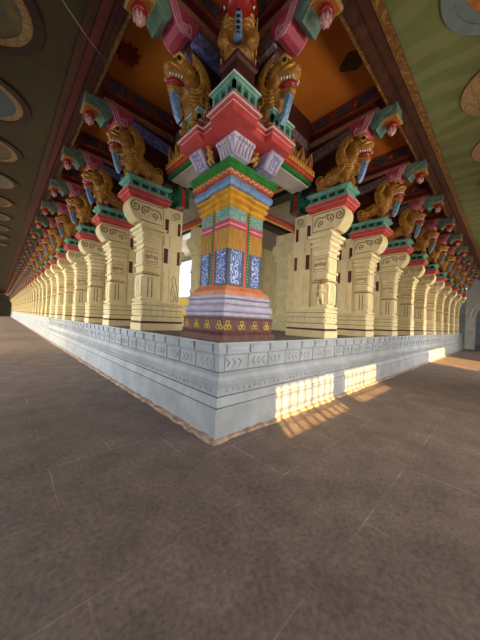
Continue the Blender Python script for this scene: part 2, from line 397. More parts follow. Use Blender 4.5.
# ------------------------------------------------------------------ row pillar (local: x inward, y along the row)
def make_pillar():
    t = thing('carved_pillar', '', 'pillar', kind='thing')
    b = MB()
    b.rect_levels(.13, .62, -.27, .27, [(PZ, .02), (1.44, .02), (1.442, -.012), (1.488, -.012), (1.49, .014), (1.58, .014), (1.585, -.02), (1.61, -.02), (1.615, .0), (1.84, .0), (1.845, .02), (1.87, .02), (1.92, -.03), (1.96, -.05)])
    b.rect_levels(.60, 1.13, -.245, .245, [(PZ, .02), (1.44, .02), (1.442, -.012), (1.488, -.012), (1.49, .014), (1.58, .014), (1.585, -.02), (1.61, -.02), (1.615, .0), (1.84, .0), (1.845, .02), (1.87, .02), (1.91, -.03)])
    pg = MB()  # brown rings painting extra shade into the base recesses
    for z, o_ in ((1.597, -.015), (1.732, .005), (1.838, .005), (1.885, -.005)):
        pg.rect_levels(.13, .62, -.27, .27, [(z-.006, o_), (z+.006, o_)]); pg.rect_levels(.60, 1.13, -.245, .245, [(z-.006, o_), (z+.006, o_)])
    for (x0, x1) in ((.15, .27), (.33, .42), (.48, .60), (.64, .76), (.82, .9), (.97, 1.11)):
        w = .292 if x1 < .61 else .267
        for z0, z1 in ((1.65, 1.71), (1.755, 1.815)):
            b.box(x0, x1, -w, w, z0, z1)
    for y0, y1 in ((-.24, -.1), (-.06, .06), (.1, .24)):
        for z0, z1 in ((1.65, 1.71), (1.755, 1.815)): b.box(.106, .2, y0, y1, z0, z1)
    base = b.obj('base', 'cream', t); pg.obj('painted_groove_shade', 'cream_line', base)
    m = MB(); m.rect_levels(.13, .62, -.27, .27, [(1.442, .003), (1.488, .003)]); m.rect_levels(.625, 1.13, -.245, .245, [(1.443, .003), (1.487, .003)])
    m.obj('maroon_band', 'maroon', base)
    s = MB()
    s.rect_levels(.48, .62, -.12, .12, [(1.88, 0), (4.14, 0)]); s.rect_levels(.61, 1.07, -.165, .165, [(1.88, 0), (4.14, 0)])
    for sg in (-1, 1):
        for x0, x1, z0, z1, yy in ((.78, 1.03, 1.98, 2.75, .165), (.76, 1.06, 3.22, 3.50, .165), (.77, 1.06, 3.88, 4.12, .165), (.625, .73, 3.26, 3.46, .165), (.64, .73, 2.0, 2.7, .165)):
            y = sg*yy; s.box(x0, x1, min(y, y+sg*.022), max(y, y+sg*.022), z0, z1)
    slab = s.obj('slab', 'cream', t)
    c = MB()
    for sg in (-1, 1):
        y = sg*.186
        for k in range(2): c.tube(spiral(.91, 3.99, y, .02, .10, 1.2, k*pi, 18), .009, 5)
        c.tube([(.79, y-.004*sg, 3.87), (1.03, y-.004*sg, 3.87), (1.03, y-.004*sg, 4.11), (.79, y-.004*sg, 4.11)], .007, 4, closed=True)
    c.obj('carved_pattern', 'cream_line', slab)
    for x0, x1, z0, z1 in ((.635, .72, 3.54, 3.86), (.96, 1.03, 3.54, 3.84), (.63, .73, 2.84, 3.18), (.97, 1.04, 2.84, 3.16)):
        w_ = .172; MB().box(x0, x1, -w_, w_, z0, z1).obj('mortise_block', 'maroon', t)
    k = MB()
    k.rect_levels(.14, .50, -.195, .195, [(1.93, .04), (1.97, .04), (1.99, -.015), (2.50, -.015), (2.505, .02), (2.55, .02), (2.555, -.01), (2.70, -.01), (2.705, .03), (2.745, .03), (2.75, -.02), (2.77, -.005), (3.04, -.005), (3.05, -.02),
                  (3.055, .03), (3.09, .03), (3.095, -.01), (3.17, .0), (3.175, .03), (3.22, .045), (3.225, .0), (3.26, .0), (3.31, .055), (3.345, .065), (3.35, .015), (3.39, .02), (3.43, .085), (3.455, .095), (3.46, .045), (3.475, .045), (3.50, .11), (3.55, .125), (3.555, .04), (3.63, .04)])
    for sg in (-1, 1):                                  # raised panels on the side faces and ribs
        y = sg*.195; a, bb = min(y, y+sg*.014), max(y, y+sg*.014)
        for x0, x1 in ((.165, .26), (.295, .345), (.38, .475)): k.box(x0, x1, a, bb, 2.03, 2.46)
        for i in range(5): k.box(.16+i*.066, .20+i*.066, a, bb, 2.57, 2.69)
        k.box(.17, .47, a, bb, 2.79, 3.02)
    for y0, y1 in ((-.17, -.06), (-.035, .035), (.06, .17)): k.box(.126, .15, y0, y1, 2.03, 2.46)
    k.box(.126, .15, -.16, .16, 2.79, 3.02)
    col = k.obj('colonnette', 'cream', t)
    c = MB()
    for sg in (-1, 1):
        y = sg*.213
        for i in range(3):
            c.tube(spiral(.215+i*.105, 2.905, y, .008, .048, 1.3, i*2, 16, 1 if i % 2 else -1), .008, 4)
        c.tube([(.17, y-sg*.002, 2.8), (.47, y-sg*.002, 2.8), (.47, y-sg*.002, 3.01), (.17, y-sg*.002, 3.01)], .007, 4, closed=True)
        for x in (.277, .362): c.tube([(x, sg*.183, 2.02), (x, sg*.183, 2.47)], .010, 4)
        c.tube([(.15, sg*.196, 3.48), (.49, sg*.196, 3.48)], .006, 4)
    for y in (-.048, .048): c.tube([(.150, y, 2.02), (.150, y, 2.47)], .006, 4)
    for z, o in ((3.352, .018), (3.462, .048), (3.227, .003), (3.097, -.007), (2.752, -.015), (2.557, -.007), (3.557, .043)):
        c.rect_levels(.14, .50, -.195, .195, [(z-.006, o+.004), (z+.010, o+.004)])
    c.obj('painted_groove_shade', 'cream_line', col)  # painted lines, also giving the mouldings their groove shade
    MB().rect_levels(.14, .50, -.195, .195, [(2.512, .021), (2.532, .021)]).obj('maroon_ring', 'maroon', col)
    # the console that curls out over the corridor
    prof = [(.62, 3.62), (.62, 4.09), (-.13, 4.09), (-.16, 4.03), (-.185, 3.96), (-.185, 3.89), (-.165, 3.82), (-.12, 3.74), (-.07, 3.68), (-.02, 3.64), (.03, 3.62)]
    cs = MB(); cs.prism_y(prof, -.19, .19)
    for i in range(7):
        yy = -.15+i*.05; cs.tube([(x-.004, yy, z) for x, z in prof[2:]], .016, 5)
    con = cs.obj('console', 'cream', t)
    c = MB()
    for sg in (-1, 1):
        y = sg*.195
        c.tube(spiral(-.06, 3.92, y, .012, .11, 1.6, -.5, 26, -1), .011, 5)
        c.tube(spiral(.16, 3.90, y, .012, .10, 1.4, 2.0, 22), .011, 5)
        c.tube(spiral(.36, 3.82, y, .01, .075, 1.3, .5, 20, -1), .01, 5)
        c.tube([(.2, y, 3.99), (.3, y, 3.94), (.42, y, 3.96), (.5, y, 3.9), (.52, y, 3.78)], .01, 5)
        c.tube([(-.12, y, 4.05), (.57, y, 4.05), (.57, y, 3.66), (.05, y, 3.66)], .009, 4)
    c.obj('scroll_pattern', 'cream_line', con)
    # abacus: rose cornice, green block with sunk panels, cushion at the inner end
    a = MB(); a.rect_levels(-.22, .66, -.24, .24, [(4.085, -.02), (4.13, -.02), (4.135, .02), (4.17, .02), (4.175, .055), (4.25, .055), (4.255, .03), (4.27, .03)])
    ab = a.obj('abacus', 'coral', t)
    w = MB(); w.rect_levels(-.22, .66, -.24, .24, [(4.236, .059), (4.25, .059)]); w.rect_levels(-.22, .66, -.24, .24, [(4.16, .024), (4.172, .024)]); w.obj('white_line', 'pink_line', ab)
    a = MB(); a.rect_levels(-.22, .66, -.24, .24, [(4.268, .02), (4.32, .02), (4.325, -.035), (4.43, -.035), (4.435, .02), (4.46, .03), (4.465, .05), (4.5, .05)])
    for i in range(5):
        x = -.2+i*.2; a.box(x, x+.04, -.222, .222, 4.322, 4.433)
    for y in (-.2, 0, .2): a.box(-.205, -.17, y-.02, y+.02, 4.322, 4.433)
    gb = a.obj('green_block', 'teal', t)
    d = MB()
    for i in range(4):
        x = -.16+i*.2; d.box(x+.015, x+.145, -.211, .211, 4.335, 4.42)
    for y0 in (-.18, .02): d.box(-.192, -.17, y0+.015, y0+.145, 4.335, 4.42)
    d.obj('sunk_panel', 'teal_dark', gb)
    cu = MB()
    n = 14; prof = [(.60, .17), (.64, .21), (.70, .225), (.74, .20), (.77, .17), (.80, .20), (.86, .235), (.90, .25), (.93, .25)]
    for x, r in prof: pass
    cu.lathe((0, 0, 4.46), [(r, x) for x, r in prof], 16, 'x')
    for q in range(16):
        an = 2*pi*q/16; cu.tube([(x, (r+.006)*cos(an), 4.46+(r+.006)*sin(an)) for x, r in prof[:6]], .018, 4)
    cush = cu.obj('cushion', 'dark_green', t)
    MB().rect_levels(.925, 1.17, -.21, .21, [(4.25, -.02), (4.29, 0), (4.66, 0), (4.7, -.02)]).obj('red_end', 'red', cush)
    f = MB()
    for x in (.93, 1.13): f.rect_levels(x, x+.05, -.21, .21, [(4.235, -.0), (4.27, .02), (4.68, .02), (4.715, 0)])
    f.obj('green_rim', 'dark_green', cush)
    return t

# ------------------------------------------------------------------ lion-like guardian statue
def make_yali():
    t = thing('yali_statue', '', 'statue', kind='thing')
    b = MB()
    b.capsule((.42, 0, 4.76), (-.05, 0, 4.92), .17, .19)                        # trunk of the body
    b.ball((.44, 0, 4.76), (.18, .16, .20)); b.ball((-.10, 0, 4.95), (.20, .18, .24))
    b.capsule((-.10, 0, 5.02), (-.30, 0, 5.22), .20, .17)                       # neck
    b.ball((-.30, 0, 5.26), (.22, .20, .20))                                   # skull
    b.capsule((-.38, 0, 5.21), (-.48, 0, 5.20), .155, .125)                      # muzzle
    b.ball((-.59, 0, 5.25), (.05, .075, .05)); b.capsule((-.57, 0, 5.27), (-.54, 0, 5.33), .045, .035)
    b.capsule((-.36, -.06, 5.42), (-.36, .06, 5.42), .05, .05); b.ball((-.44, 0, 5.37), (.06, .07, .06))
    b.capsule((-.34, 0, 5.08), (-.50, 0, 4.97), .095, .07)
    for sg in (-1, 1): b.ball((-.30, sg*.15, 5.12), (.11, .07, .11))                     # open lower jaw
    for sg in (-1, 1):
        b.ball((-.43, sg*.10, 5.33), (.06, .05, .05)); b.capsule((-.46, sg*.04, 5.40), (-.40, sg*.13, 5.38), .03, .03)   # brow
        b.capsule((-.27, sg*.11, 5.40), (-.20, sg*.15, 5.47), .045, .02)        # ear
        b.capsule((-.08, sg*.11, 4.90), (-.16, sg*.14, 4.70), .09, .065); b.capsule((-.16, sg*.14, 4.70), (-.14, sg*.14, 4.55), .06, .05)
        b.ball((-.19, sg*.14, 4.545), (.09, .06, .045))
        b.ball((.40, sg*.13, 4.72), (.16, .09, .17)); b.capsule((.36, sg*.16, 4.62), (.24, sg*.16, 4.54), .07, .05); b.ball((.17, sg*.16, 4.545), (.09, .06, .045))
    body = b.organic('body', 'gold_dark', t, .017, 3)
    mn = MB()
    for sg in (-1, 1):                                                          # combed mane, ridge beside ridge
        for i, rr in enumerate((.19, .235, .28, .325, .37)):
            y = sg*(.178-.010*i+.012*(i == 1))
            pts = []
            for k in range(15):
                a = radians(85-k*12.5)
                pts.append((-.29+rr*cos(a)*.98, y*(1+.14*sin(k/14*pi)), 5.20+rr*sin(a)*1.02))
            mn.tube(pts, [.014+.016*sin(k/14*pi) for k in range(15)], 6)
        mn.tube(spiral(.42, 4.80, sg*.215, .015, .12, 1.5, 1, 24, -sg), .014, 5)
        mn.tube(spiral(-.04, 4.93, sg*.20, .015, .10, 1.4, 2.5, 22, sg), .014, 5)
        mn.tube(spiral(-.33, 5.17, sg*.195, .012, .06, 1.3, 0, 16), .013, 5); mn.tube([(-.38, sg*.17, 5.39), (-.47, sg*.15, 5.42), (-.53, sg*.07, 5.37)], [.02, .03, .015], 6); mn.tube([(-.44, sg*.15, 5.21), (-.53, sg*.12, 5.24), (-.60, sg*.07, 5.27)], [.015, .024, .015], 6)
        for k in range(4): mn.tube([(.10+k*.06, sg*(.172), 4.99-k*.02), (.13+k*.06, sg*.19, 4.86-k*.02), (.10+k*.06, sg*.17, 4.76-k*.01)], .011, 5)
    for k in range(7):
        a = radians(100-k*16); mn.tube([(-.31+.2*cos(a), -.13, 5.22+.2*sin(a)), (-.31+.24*cos(a), 0, 5.22+.24*sin(a)), (-.31+.2*cos(a), .13, 5.22+.2*sin(a))], .02, 6)
    mn.obj('mane', 'gold', body)  # mane lighter than body: ridge highlights and groove shade set by colour
    tl = MB(); tl.tube([(.58, 0, 4.80), (.64, 0, 4.92), (.60, 0, 5.04), (.50, 0, 5.08), (.46, 0, 5.16), (.50, 0, 5.26), (.47, 0, 5.32)], [.05, .05, .045, .04, .05, .055, .01], 8)
    tl.obj('tail', 'gold', t)
    mo = MB(); mo.ball((-.43, 0, 5.07), (.15, .115, .075))
    mo.tube([(-.36, -.115, 5.06), (-.50, -.075, 5.02), (-.57, 0, 5.0), (-.50, .075, 5.02), (-.36, .115, 5.06)], .024, 6)
    mo.obj('mouth', 'mouth', t)
    te = MB()
    for sg in (-1, 1):
        for k in range(5):
            q = k/4; te.lathe((-.42-.15*q, sg*(.145-.075*q), 5.125), [(.017, 0), (.014, -.02), (.004, -.04)], 6)
    te.obj('teeth', 'teeth', t)
    ey = MB(); pu = MB()
    for sg in (-1, 1):
        ey.ball((-.455, sg*.135, 5.335), (.058, .045, .056)); pu.ball((-.478, sg*.160, 5.335), (.038, .026, .038))
    e = ey.obj('eye', 'gold_cornice', t); pu.obj('pupil', 'black', e)
    tr = MB(); tr.prism_y([(-.50, 5.10), (-.53, 5.0), (-.49, 4.82), (-.42, 4.62), (-.36, 4.55), (-.33, 4.60), (-.38, 4.80), (-.42, 5.0), (-.43, 5.10)], -.045, .045)
    for k in range(6):
        tr.tube([(-.525+k*.026, -.06, 4.98-k*.07), (-.535+k*.026, 0, 4.975-k*.07), (-.525+k*.026, .06, 4.98-k*.07)], .012, 5)
    tr.obj('trunk', 'trunk_blue', t)
    return t

# ------------------------------------------------------------------ corbelled bracket reaching over the corridor
def make_bracket(lav):
    t = thing('corbel_bracket', '', 'bracket', kind='thing')
    MB().prism_y([(1.0, 4.52), (1.0, 5.75), (-.60, 5.75), (-.36, 5.52), (-.2, 5.45), (-.02, 5.25), (.05, 4.52)], -.06, .06).obj('web', 'maroon_dark', t)
    p = MB(); p.prism_y([(.80, 5.36), (.80, 5.56), (-.26, 5.68), (-.30, 5.60), (-.22, 5.46)], -.15, .15)
    lp = p.obj('carved_panel', lav, t)
    c = MB()
    for sg in (-1, 1):
        for i in range(4): c.tube(spiral(-.08+i*.22, 5.56-i*.025, sg*.152, .01, .07, 1.4, i, 18, 1 if i % 2 else -1), .011, 5)
    c.obj('scroll_pattern', lav, lp)
    v = MB()
    vp = [(-.16, 5.76), (-.20, 5.62), (-.24, 5.52), (-.30, 5.45), (-.38, 5.42), (-.46, 5.43), (-.53, 5.48), (-.57, 5.55), (-.62, 5.66), (-.68, 5.78)]
    v.prism_y(vp, -.17, .17)
    vo = v.obj('volute', 'pink', t)
    c = MB()
    for sg in (-1, 1):
        c.tube(spiral(-.38, 5.52, sg*.172, .012, .10, 1.5, -2, 24), .013, 5)
        for d in (.015, .06, .105): c.tube([(x+d, sg*.172, z+d*.35) for x, z in vp[4:]], .016, 5)
    c.obj('volute_pattern', 'pink_line', vo)
    a = MB()
    a.prism_y([(-.48, 5.74), (-.56, 5.56), (-.62, 5.44), (-.70, 5.38), (-.76, 5.46), (-.82, 5.52), (-1.02, 5.52), (-1.05, 5.60), (-1.05, 5.74)], -.155, .155)
    for sg in (-1, 1):
        for k in range(3): a.tube([(-.64-k*.05, sg*.157, 5.44+k*.03), (-.72-k*.05, sg*.157, 5.56+k*.02), (-.82-k*.05, sg*.157, 5.64), (-.97, sg*.157, 5.67+k*.02)], .014, 5)
    arm = a.obj('arm', 'seagreen', t)
    MB().box(-1.07, -.80, -.17, .17, 5.49, 5.535).obj('end_plate', 'tan_plate', arm)
    MB().box(-1.045, -.825, -.145, .145, 5.475, 5.50).obj('end_soffit', 'orange_plate', arm)
    lb = MB(); lb.lathe((-.935, 0, 5.48), [(.06, 0), (.08, -.03), (.095, -.07), (.07, -.10)], 12)
    bud = lb.obj('lotus_bud', 'mouth', t)
    lt = MB(); lt.lathe((-.935, 0, 5.39), [(.045, .0), (.06, -.04), (.055, -.09), (.03, -.13), (.005, -.16)], 10)
    for q in range(8):
        an = q*pi/4; lt.tube([(-.935+.05*cos(an), .05*sin(an), 5.39), (-.935+.068*cos(an), .068*sin(an), 5.34), (-.935+.05*cos(an), .05*sin(an), 5.28)], .014, 5)
    lt.obj('bud_tip', 'bud_pink', bud)
    # transverse beam with its cornice and frieze
    MB().box(-.74, 1.05, -.19, .19, 5.74, 5.80).obj('cornice', 'cornice_tan', t)
    be = MB(); be.rect_levels(-.70, 1.05, -.17, .17, [(5.80, -.01), (5.82, -.01), (5.825, -.03), (5.93, -.03), (5.935, .01), (5.95, .02), (5.98, .04), (6.0, .04)])
    beam = be.obj('beam', 'maroon', t)
    MB().rect_levels(-.70, 1.05, -.17, .17, [(5.955, .045), (5.985, .045)]).obj('beam_edge', 'frieze_orange', beam)
    fr = MB().box(-.80, 1.05, -.19, .19, 6.0, 6.255)
    for sg in (-1, 1):
        for x in (-.75, -.27, .21, .69): fr.ball((x, sg*.19, 6.12), (.05, .025, .05), 8, 6)
    fz = fr.obj('frieze', 'frieze_orange', t)
    wn = MB()
    for x in (-.68, -.2, .28, .75): wn.box(x, x+.34 if x < .7 else x+.28, -.196, .196, 6.04, 6.19)
    wn.obj('frieze_panel', 'frieze_blue', fz)
    return t

# ------------------------------------------------------------------ architrave between two pillars (local x inward, y centred)
def make_architrave(length):
    h = length/2
    t = thing('architrave', '', 'beam', kind='thing')
    MB().box(.62, 1.14, -h, h, 4.73, 4.82).obj('green_band', 'green', t)
    MB().box(.68, 1.12, -h+.02, h-.02, 4.705, 4.735).obj('soffit', 'soffit', t)
    MB().box(.58, 1.1, -h, h, 4.82, 4.89).obj('rose_band', 'coral', t)
    ob = MB().box(.54, 1.1, -h, h, 4.89, 5.02).obj('orange_band', 'orange', t)
    d = MB(); n = int(length/.10)
    for i in range(n):
        y = -h+(i+.5)*length/n
        d.add([(.537, y-.04, 4.90), (.537, y+.04, 4.90), (.525, y, 5.0), (.56, y-.04, 4.90), (.56, y+.04, 4.90), (.56, y, 5.0)], [(0, 2, 1), (0, 3, 5, 2), (1, 2, 5, 4), (0, 1, 4, 3), (3, 4, 5)])
    d.obj('tooth_pattern', 'yellow', ob)
    fb = MB().box(.62, 1.05, -h, h, 5.02, 5.42).obj('leaf_frieze', 'maroon_dark', t)
    lf = MB(); n = max(2, int(length/.30))
    for i in range(n):
        y = -h+(i+.5)*length/n
        lf.tube([(.61, y-.12, 5.05), (.575, y-.09, 5.18), (.55, y, 5.34), (.575, y+.09, 5.18), (.61, y+.12, 5.05)], .026, 6)
        lf.tube([(.61, y, 5.05), (.575, y, 5.15), (.57, y, 5.24)], [.05, .045, .012], 6)
        if i < n-1: lf.tube([(.61, y+.15, 5.05), (.58, y+.15, 5.13), (.59, y+.15, 5.22)], [.03, .04, .01], 6)
    lf.obj('leaf', 'gold_dark', fb)
    MB().box(.72, 1.0, -h, h, 5.42, 6.255).obj('back_panel', 'maroon_dark', t)
    pn = MB().box(.70, .9, -h+.1, h-.1, 5.55, 5.75); pn.obj('carved_strip', 'grey_carved', t)
    return t

# ------------------------------------------------------------------ rows
pil = make_pillar(); yal = make_yali(); brL = make_bracket('lav_blue_carved'); brR = make_bracket('grey_carved')
def far_copy(me, name, loc, rz, label, cat, group):
    o = bpy.data.objects.new(name, me); COL.objects.link(o); o.location = loc; o.rotation_euler = (0, 0, rz)
    return tag(o, label, cat, group, 'thing')
farP = joined(pil, 'carved_pillar'); farY = joined(yal, 'yali_statue'); farB = joined(brL, 'corbel_bracket')
first = {}
def put(proto, key, far, loc, rz, k, row, near_label, far_label, cat, group):
    if k >= NEAR and row == 'left': return far_copy(far, proto.name.split('.')[0], loc, rz, far_label, cat, group)
    if key not in first:
        first[key] = proto; proto.location = loc; proto.rotation_euler = (0, 0, rz); proto['label'] = near_label; proto['group'] = group; return proto
    return dup(proto, loc, rz, near_label, group)
for row, pos, rz in (('left', LY, 0), ('right', RX, Q)):
    br = brL if row == 'left' else brR
    for k, d in enumerate(pos):
        loc = (0, d, 0) if row == 'left' else (d, 0, 0)
        o = ORD[min(k, 13)]
        put(pil, 'p', farP, loc, rz, k, row, f'cream carved pillar, {o} after the colourful corner pillar along the {row} corridor',
            'tiny distant cream carved pillar in the left corridor, past its twelfth pillar', 'pillar', f'cream pillars along the {row} corridor')
        put(yal, 'y', farY, loc, rz, k, row, f'gold lion-like statue on top of the {o} cream pillar of the {row} corridor',
            'tiny distant gold lion-like statue past the twelfth pillar of the left corridor', 'statue', f'gold statues above the {row} corridor pillars')
        put(br, 'b'+row, farB, loc, rz, k, row, f'painted bracket with rose scroll above the {o} cream pillar of the {row} corridor',
            'tiny distant painted bracket past the twelfth pillar of the left corridor', 'bracket', f'painted brackets above the {row} corridor pillars')
# the corner pillar's own two brackets and statues
for row, br, loc, rz in (('left', brL, (0, CEN, 0), 0), ('right', brR, (CEN, 0, 0), Q)):
    y_ = dup(yal, (loc[0], loc[1], .16), rz, f'large gold lion head with open red mouth at the {row} side of the corner pillar', 'gold statues of the corner pillar'); y_.scale = (.92, .92, .92)
    dup(br, (loc[0], loc[1], -.02), rz, f'painted bracket with rose scroll leaving the corner pillar over the {row} corridor', 'painted brackets of the corner pillar')

# architraves and ceiling panels, bay by bay
def bay_label(what, k, row):
    if k == 0: return f'{what} from the corner pillar to the first cream pillar, {row} corridor'
    return f'{what} between {ORD[k-1]} and {ORD[k]} cream pillars, {row} corridor'
for row, pos, rz in (('left', LY, 0), ('right', RX, Q)):
    sp = LS if row == 'left' else RS
    a0 = make_architrave(pos[0]-.25-1.0); mid0 = (pos[0]-.25+1.0)/2
    a0['label'] = bay_label('gold leaf frieze beam', 0, row); a0['group'] = f'frieze beams of the {row} corridor'
    a0.location = (0, mid0, 0) if row == 'left' else (mid0, 0, 0); a0.rotation_euler = (0, 0, rz)
    a1 = make_architrave(sp-.5); fa = joined(a1, 'architrave')
    for k in range(1, len(pos)):
        mid = pos[k]-sp/2; loc = (0, mid, 0) if row == 'left' else (mid, 0, 0)
        if k >= NEAR and row == 'left':
            far_copy(fa, 'architrave', loc, rz, 'tiny distant gold leaf frieze beam past the twelfth pillar of the left corridor', 'beam', f'frieze beams of the {row} corridor')
        elif k == 1:
            a1.location = loc; a1.rotation_euler = (0, 0, rz); a1['label'] = bay_label('gold leaf frieze beam', k, row); a1['group'] = f'frieze beams of the {row} corridor'
        else: dup(a1, loc, rz, bay_label('gold leaf frieze beam', k, row), f'frieze beams of the {row} corridor')
    # orange ceiling slabs
    ends = [CEN]+list(pos)
    for k in range(len(pos)):
        y0, y1 = ends[k]+.19, ends[k+1]-.19; h = (y1-y0)/2; mid = (y0+y1)/2
        p = MB().box(-.95, 1.05, -h, h, 6.26, 6.34).obj('ceiling_panel', 'orange_ceiling', kind='structure')
        p.location = (0, mid, 0) if row == 'left' else (mid, 0, 0); p.rotation_euler = (0, 0, rz)
        if k < 6:
            e = MB().box(-.93, -.86, -h, h, 6.2, 6.262); e.obj('edge_strip', 'frieze_blue', p)
            rs = MB(); cx, cy = -.56, (.34 if k == 0 else .1)*(1 if row == 'left' else -1)
            if row == 'left':
                for q in range(10):
                    an = q*pi/5
                    rs.tube([(cx+.05*cos(an), cy+.05*sin(an), 6.258), (cx+.14*cos(an+.25), cy+.16*sin(an+.25), 6.255), (cx+.20*cos(an+.05), cy+.24*sin(an+.05), 6.258)], [.015, .045, .02], 5)
                    rs.tube([(cx+.02*cos(an), cy+.02*sin(an), 6.258), (cx+.10*cos(an), cy+.10*sin(an), 6.255)], [.02, .03], 5)
            else:
                for r_ in (.20, .15, .10, .05):
                    rs.tube([(cx+r_*1.25*cos(q*pi/12)*(1-.25*abs(sin(q*pi/6))), cy+r_*.9*sin(q*pi/12)*(1-.25*abs(sin(q*pi/6))), 6.257) for q in range(24)], .022, 5, closed=True)
                rs.ball((cx, cy, 6.258), (.05, .05, .015), 8, 6)
            rs.obj('rosette', 'rose_red' if row == 'left' else 'rose_green', p)
MB().box(-1.0, .51, -1.0, .51, 6.26, 6.34).obj('ceiling_panel', 'orange_ceiling', kind='structure')

# ------------------------------------------------------------------ corner pillar
CX0, CW = .19, 1.04          # front corner and side of the square base
cp = thing('corner_pillar', 'wide multicoloured pillar with blue floral panels standing on the platform corner', 'pillar', kind='thing')
sq = lambda e: [(CX0+e, CX0+e-.03), (CX0+CW-e+.02, CX0+e-.03), (CX0+CW-e+.02, CX0+CW-e-.03), (CX0+e, CX0+CW-e-.03)]
b = MB(); b.poly_levels(sq(0), [(PZ, .035), (1.37, .035), (1.39, .02), (1.42, -.005), (1.43, .0), (1.60, .0), (1.61, .012), (1.635, .012)])
bs = b.obj('base', 'granite_maroon', cp)
ro = MB()
def trefoil(u, face):
    for du, dz, r in ((-.036, 0, .031), (.036, 0, .031), (0, .06, .031)):
        pts = []
        for q in range(10):
            an = q*2*pi/10; uu, zz = u+du+r*cos(an), 1.49+dz+r*sin(an)
            pts.append((uu, .155, zz) if face == 'R' else (.185, uu, zz))
        ro.tube(pts, .009, 5, closed=True)
for i in range(4):
    trefoil(.27+i*.28, 'R'); trefoil(.24+i*.28, 'L')
ro.obj('trefoil_pattern', 'yellow', bs)
l = MB(); lv = []
zz = 1.635
for e0, hgt in ((.02, .075), (.0, .11), (.045, .085), (.03, .07)):
    for q in range(6):
        an = -pi/2+pi*q/5; lv.append((zz+hgt/2+hgt/2*sin(an)*.98, -e0-.03+.034*cos(an)))
    zz += hgt
l.poly_levels(sq(0), [(1.63, -.05)]+lv+[(1.985, -.06)])
l.obj('moulded_foot', 'lavender', cp)
o = MB(); o.poly_levels(sq(0), [(1.97, -.055), (2.03, -.06), (2.035, -.09), (2.11, -.15), (2.14, -.16)]); o.obj('salmon_step', 'orange_step', cp)
# redented shaft: square body with a smaller prism standing out at the corner
E_ = .165
SX0, SX1 = CX0+E_+.01, CX0+CW-E_+.02; SY0, SY1 = CX0+E_-.04, CX0+CW-E_-.03
KX = SX0+.30; KY = SY0+.30; RX_ = SX0+.42; RY_ = SY0+.42; P = .03
poly = [(SX0-P, SY0-P), (KX, SY0-P), (KX, SY0+.015), (RX_, SY0+.015), (RX_, SY0), (SX1, SY0), (SX1, SY1), (SX0, SY1), (SX0, RY_), (SX0+.015, RY_), (SX0+.015, KY), (SX0-P, KY)]
def band(name, mt, z0, z1, off=0., parent=cp):
    return MB().poly_levels(poly, [(z0, off), (z1, off)]).obj(name, mt, parent)
sh = band('shaft', 'blue_ground', 2.12, 2.66)
band('gold_fringe', 'gold_band', 2.66, 2.97, .004)
band('rose_band', 'pink', 2.97, 3.10, .003)
band('rose_stripe', 'pink_line', 3.015, 3.04, .007); 
band('teal_band', 'teal_carved', 3.10, 3.28, .004)
def side_panel(face, u0, u1, d, z0, z1, t=.006):
    mb = MB()
    if face == 'R': mb.box(u0, u1, d-t, d+.01, z0, z1)
    else: mb.box(d-t, d+.01, u0, u1, z0, z1)
    mb.obj('floral_panel', 'blue_floral', sh)
if True:
    side_panel('R', SX0-P+.05, SX0+.235, SY0-P, 2.14, 2.65); side_panel('L', SY0-P+.05, SY0+.235, SX0-P, 2.14, 2.65)
    side_panel('R', SX0+.49, SX1-.05, SY0, 2.14, 2.65); side_panel('L', SY0+.49, SY1-.05, SX0, 2.14, 2.65)
rd = MB(); rd.box(KX-.005, KX+.055, SY0-.02, SY0+.03, 2.12, 3.28); rd.box(SX0-.02, SX0+.03, KY-.005, KY+.055, 2.12, 3.28); rd.obj('red_strip', 'coral', cp)
gr = MB(); gb_ = MB()
gr.box(KX+.06, KX+.115, SY0-.012, SY0+.03, 2.12, 3.28); gr.box(SX0-.012, SX0+.03, KY+.06, KY+.115, 2.12, 3.28)
for i in range(24):
    z = 2.15+i*.048
    gb_.ball((KX+.088, SY0-.012, z), .017, 8, 6); gb_.ball((SX0-.012, KY+.088, z), .017, 8, 6)
grs = gr.obj('green_strip', 'dark_green', cp); gb_.obj('bead', 'green_bead', grs)
MB().poly_levels(poly, [(3.275, .0), (3.30, .035), (3.335, .035), (3.34, .008), (3.36, .008), (3.39, .055), (3.43, .055), (3.435, .025), (3.455, .025), (3.48, .07), (3.52, .07)]).obj('gold_cornice', 'gold_cornice', cp)
lv = [(3.515, .05)]
for q in range(9):
    an = -pi/2+pi*q/8; lv.append((3.605+.08*sin(an), .055+.055*cos(an)))
MB().poly_levels(poly, lv+[(3.69, .06)]).obj('blue_roll', 'blue_roll', cp)
wv = MB().poly_levels(sq(0), [(3.685, -.09), (3.70, -.055), (3.775, -.04), (3.78, -.055)]).obj('wave_band', 'wave_red', cp)
wl = MB()
for face in 'RL':
    pts = []
    for i in range(61):
        u = CX0+.05+i*(CW-.1)/60; z = 3.735+.02*sin(i*.9)
        pts.append((u, CX0+.012, z) if face == 'R' else (CX0+.042, u-.03, z))
    wl.tube(pts, .010, 5)
wl.obj('wave_line', 'wave_cream', wv)
MB().poly_levels(sq(0), [(3.775, -.05), (3.80, -.015), (3.83, -.015), (3.835, -.03), (3.86, .0), (3.90, .0)]).obj('green_cornice', 'green', cp)
# core above
MB().box(.30, 1.1, .27, 1.07, 3.89, 6.255).obj('core', 'maroon_dark', cp)
cap_ = cp
n_before = set(cp.children)
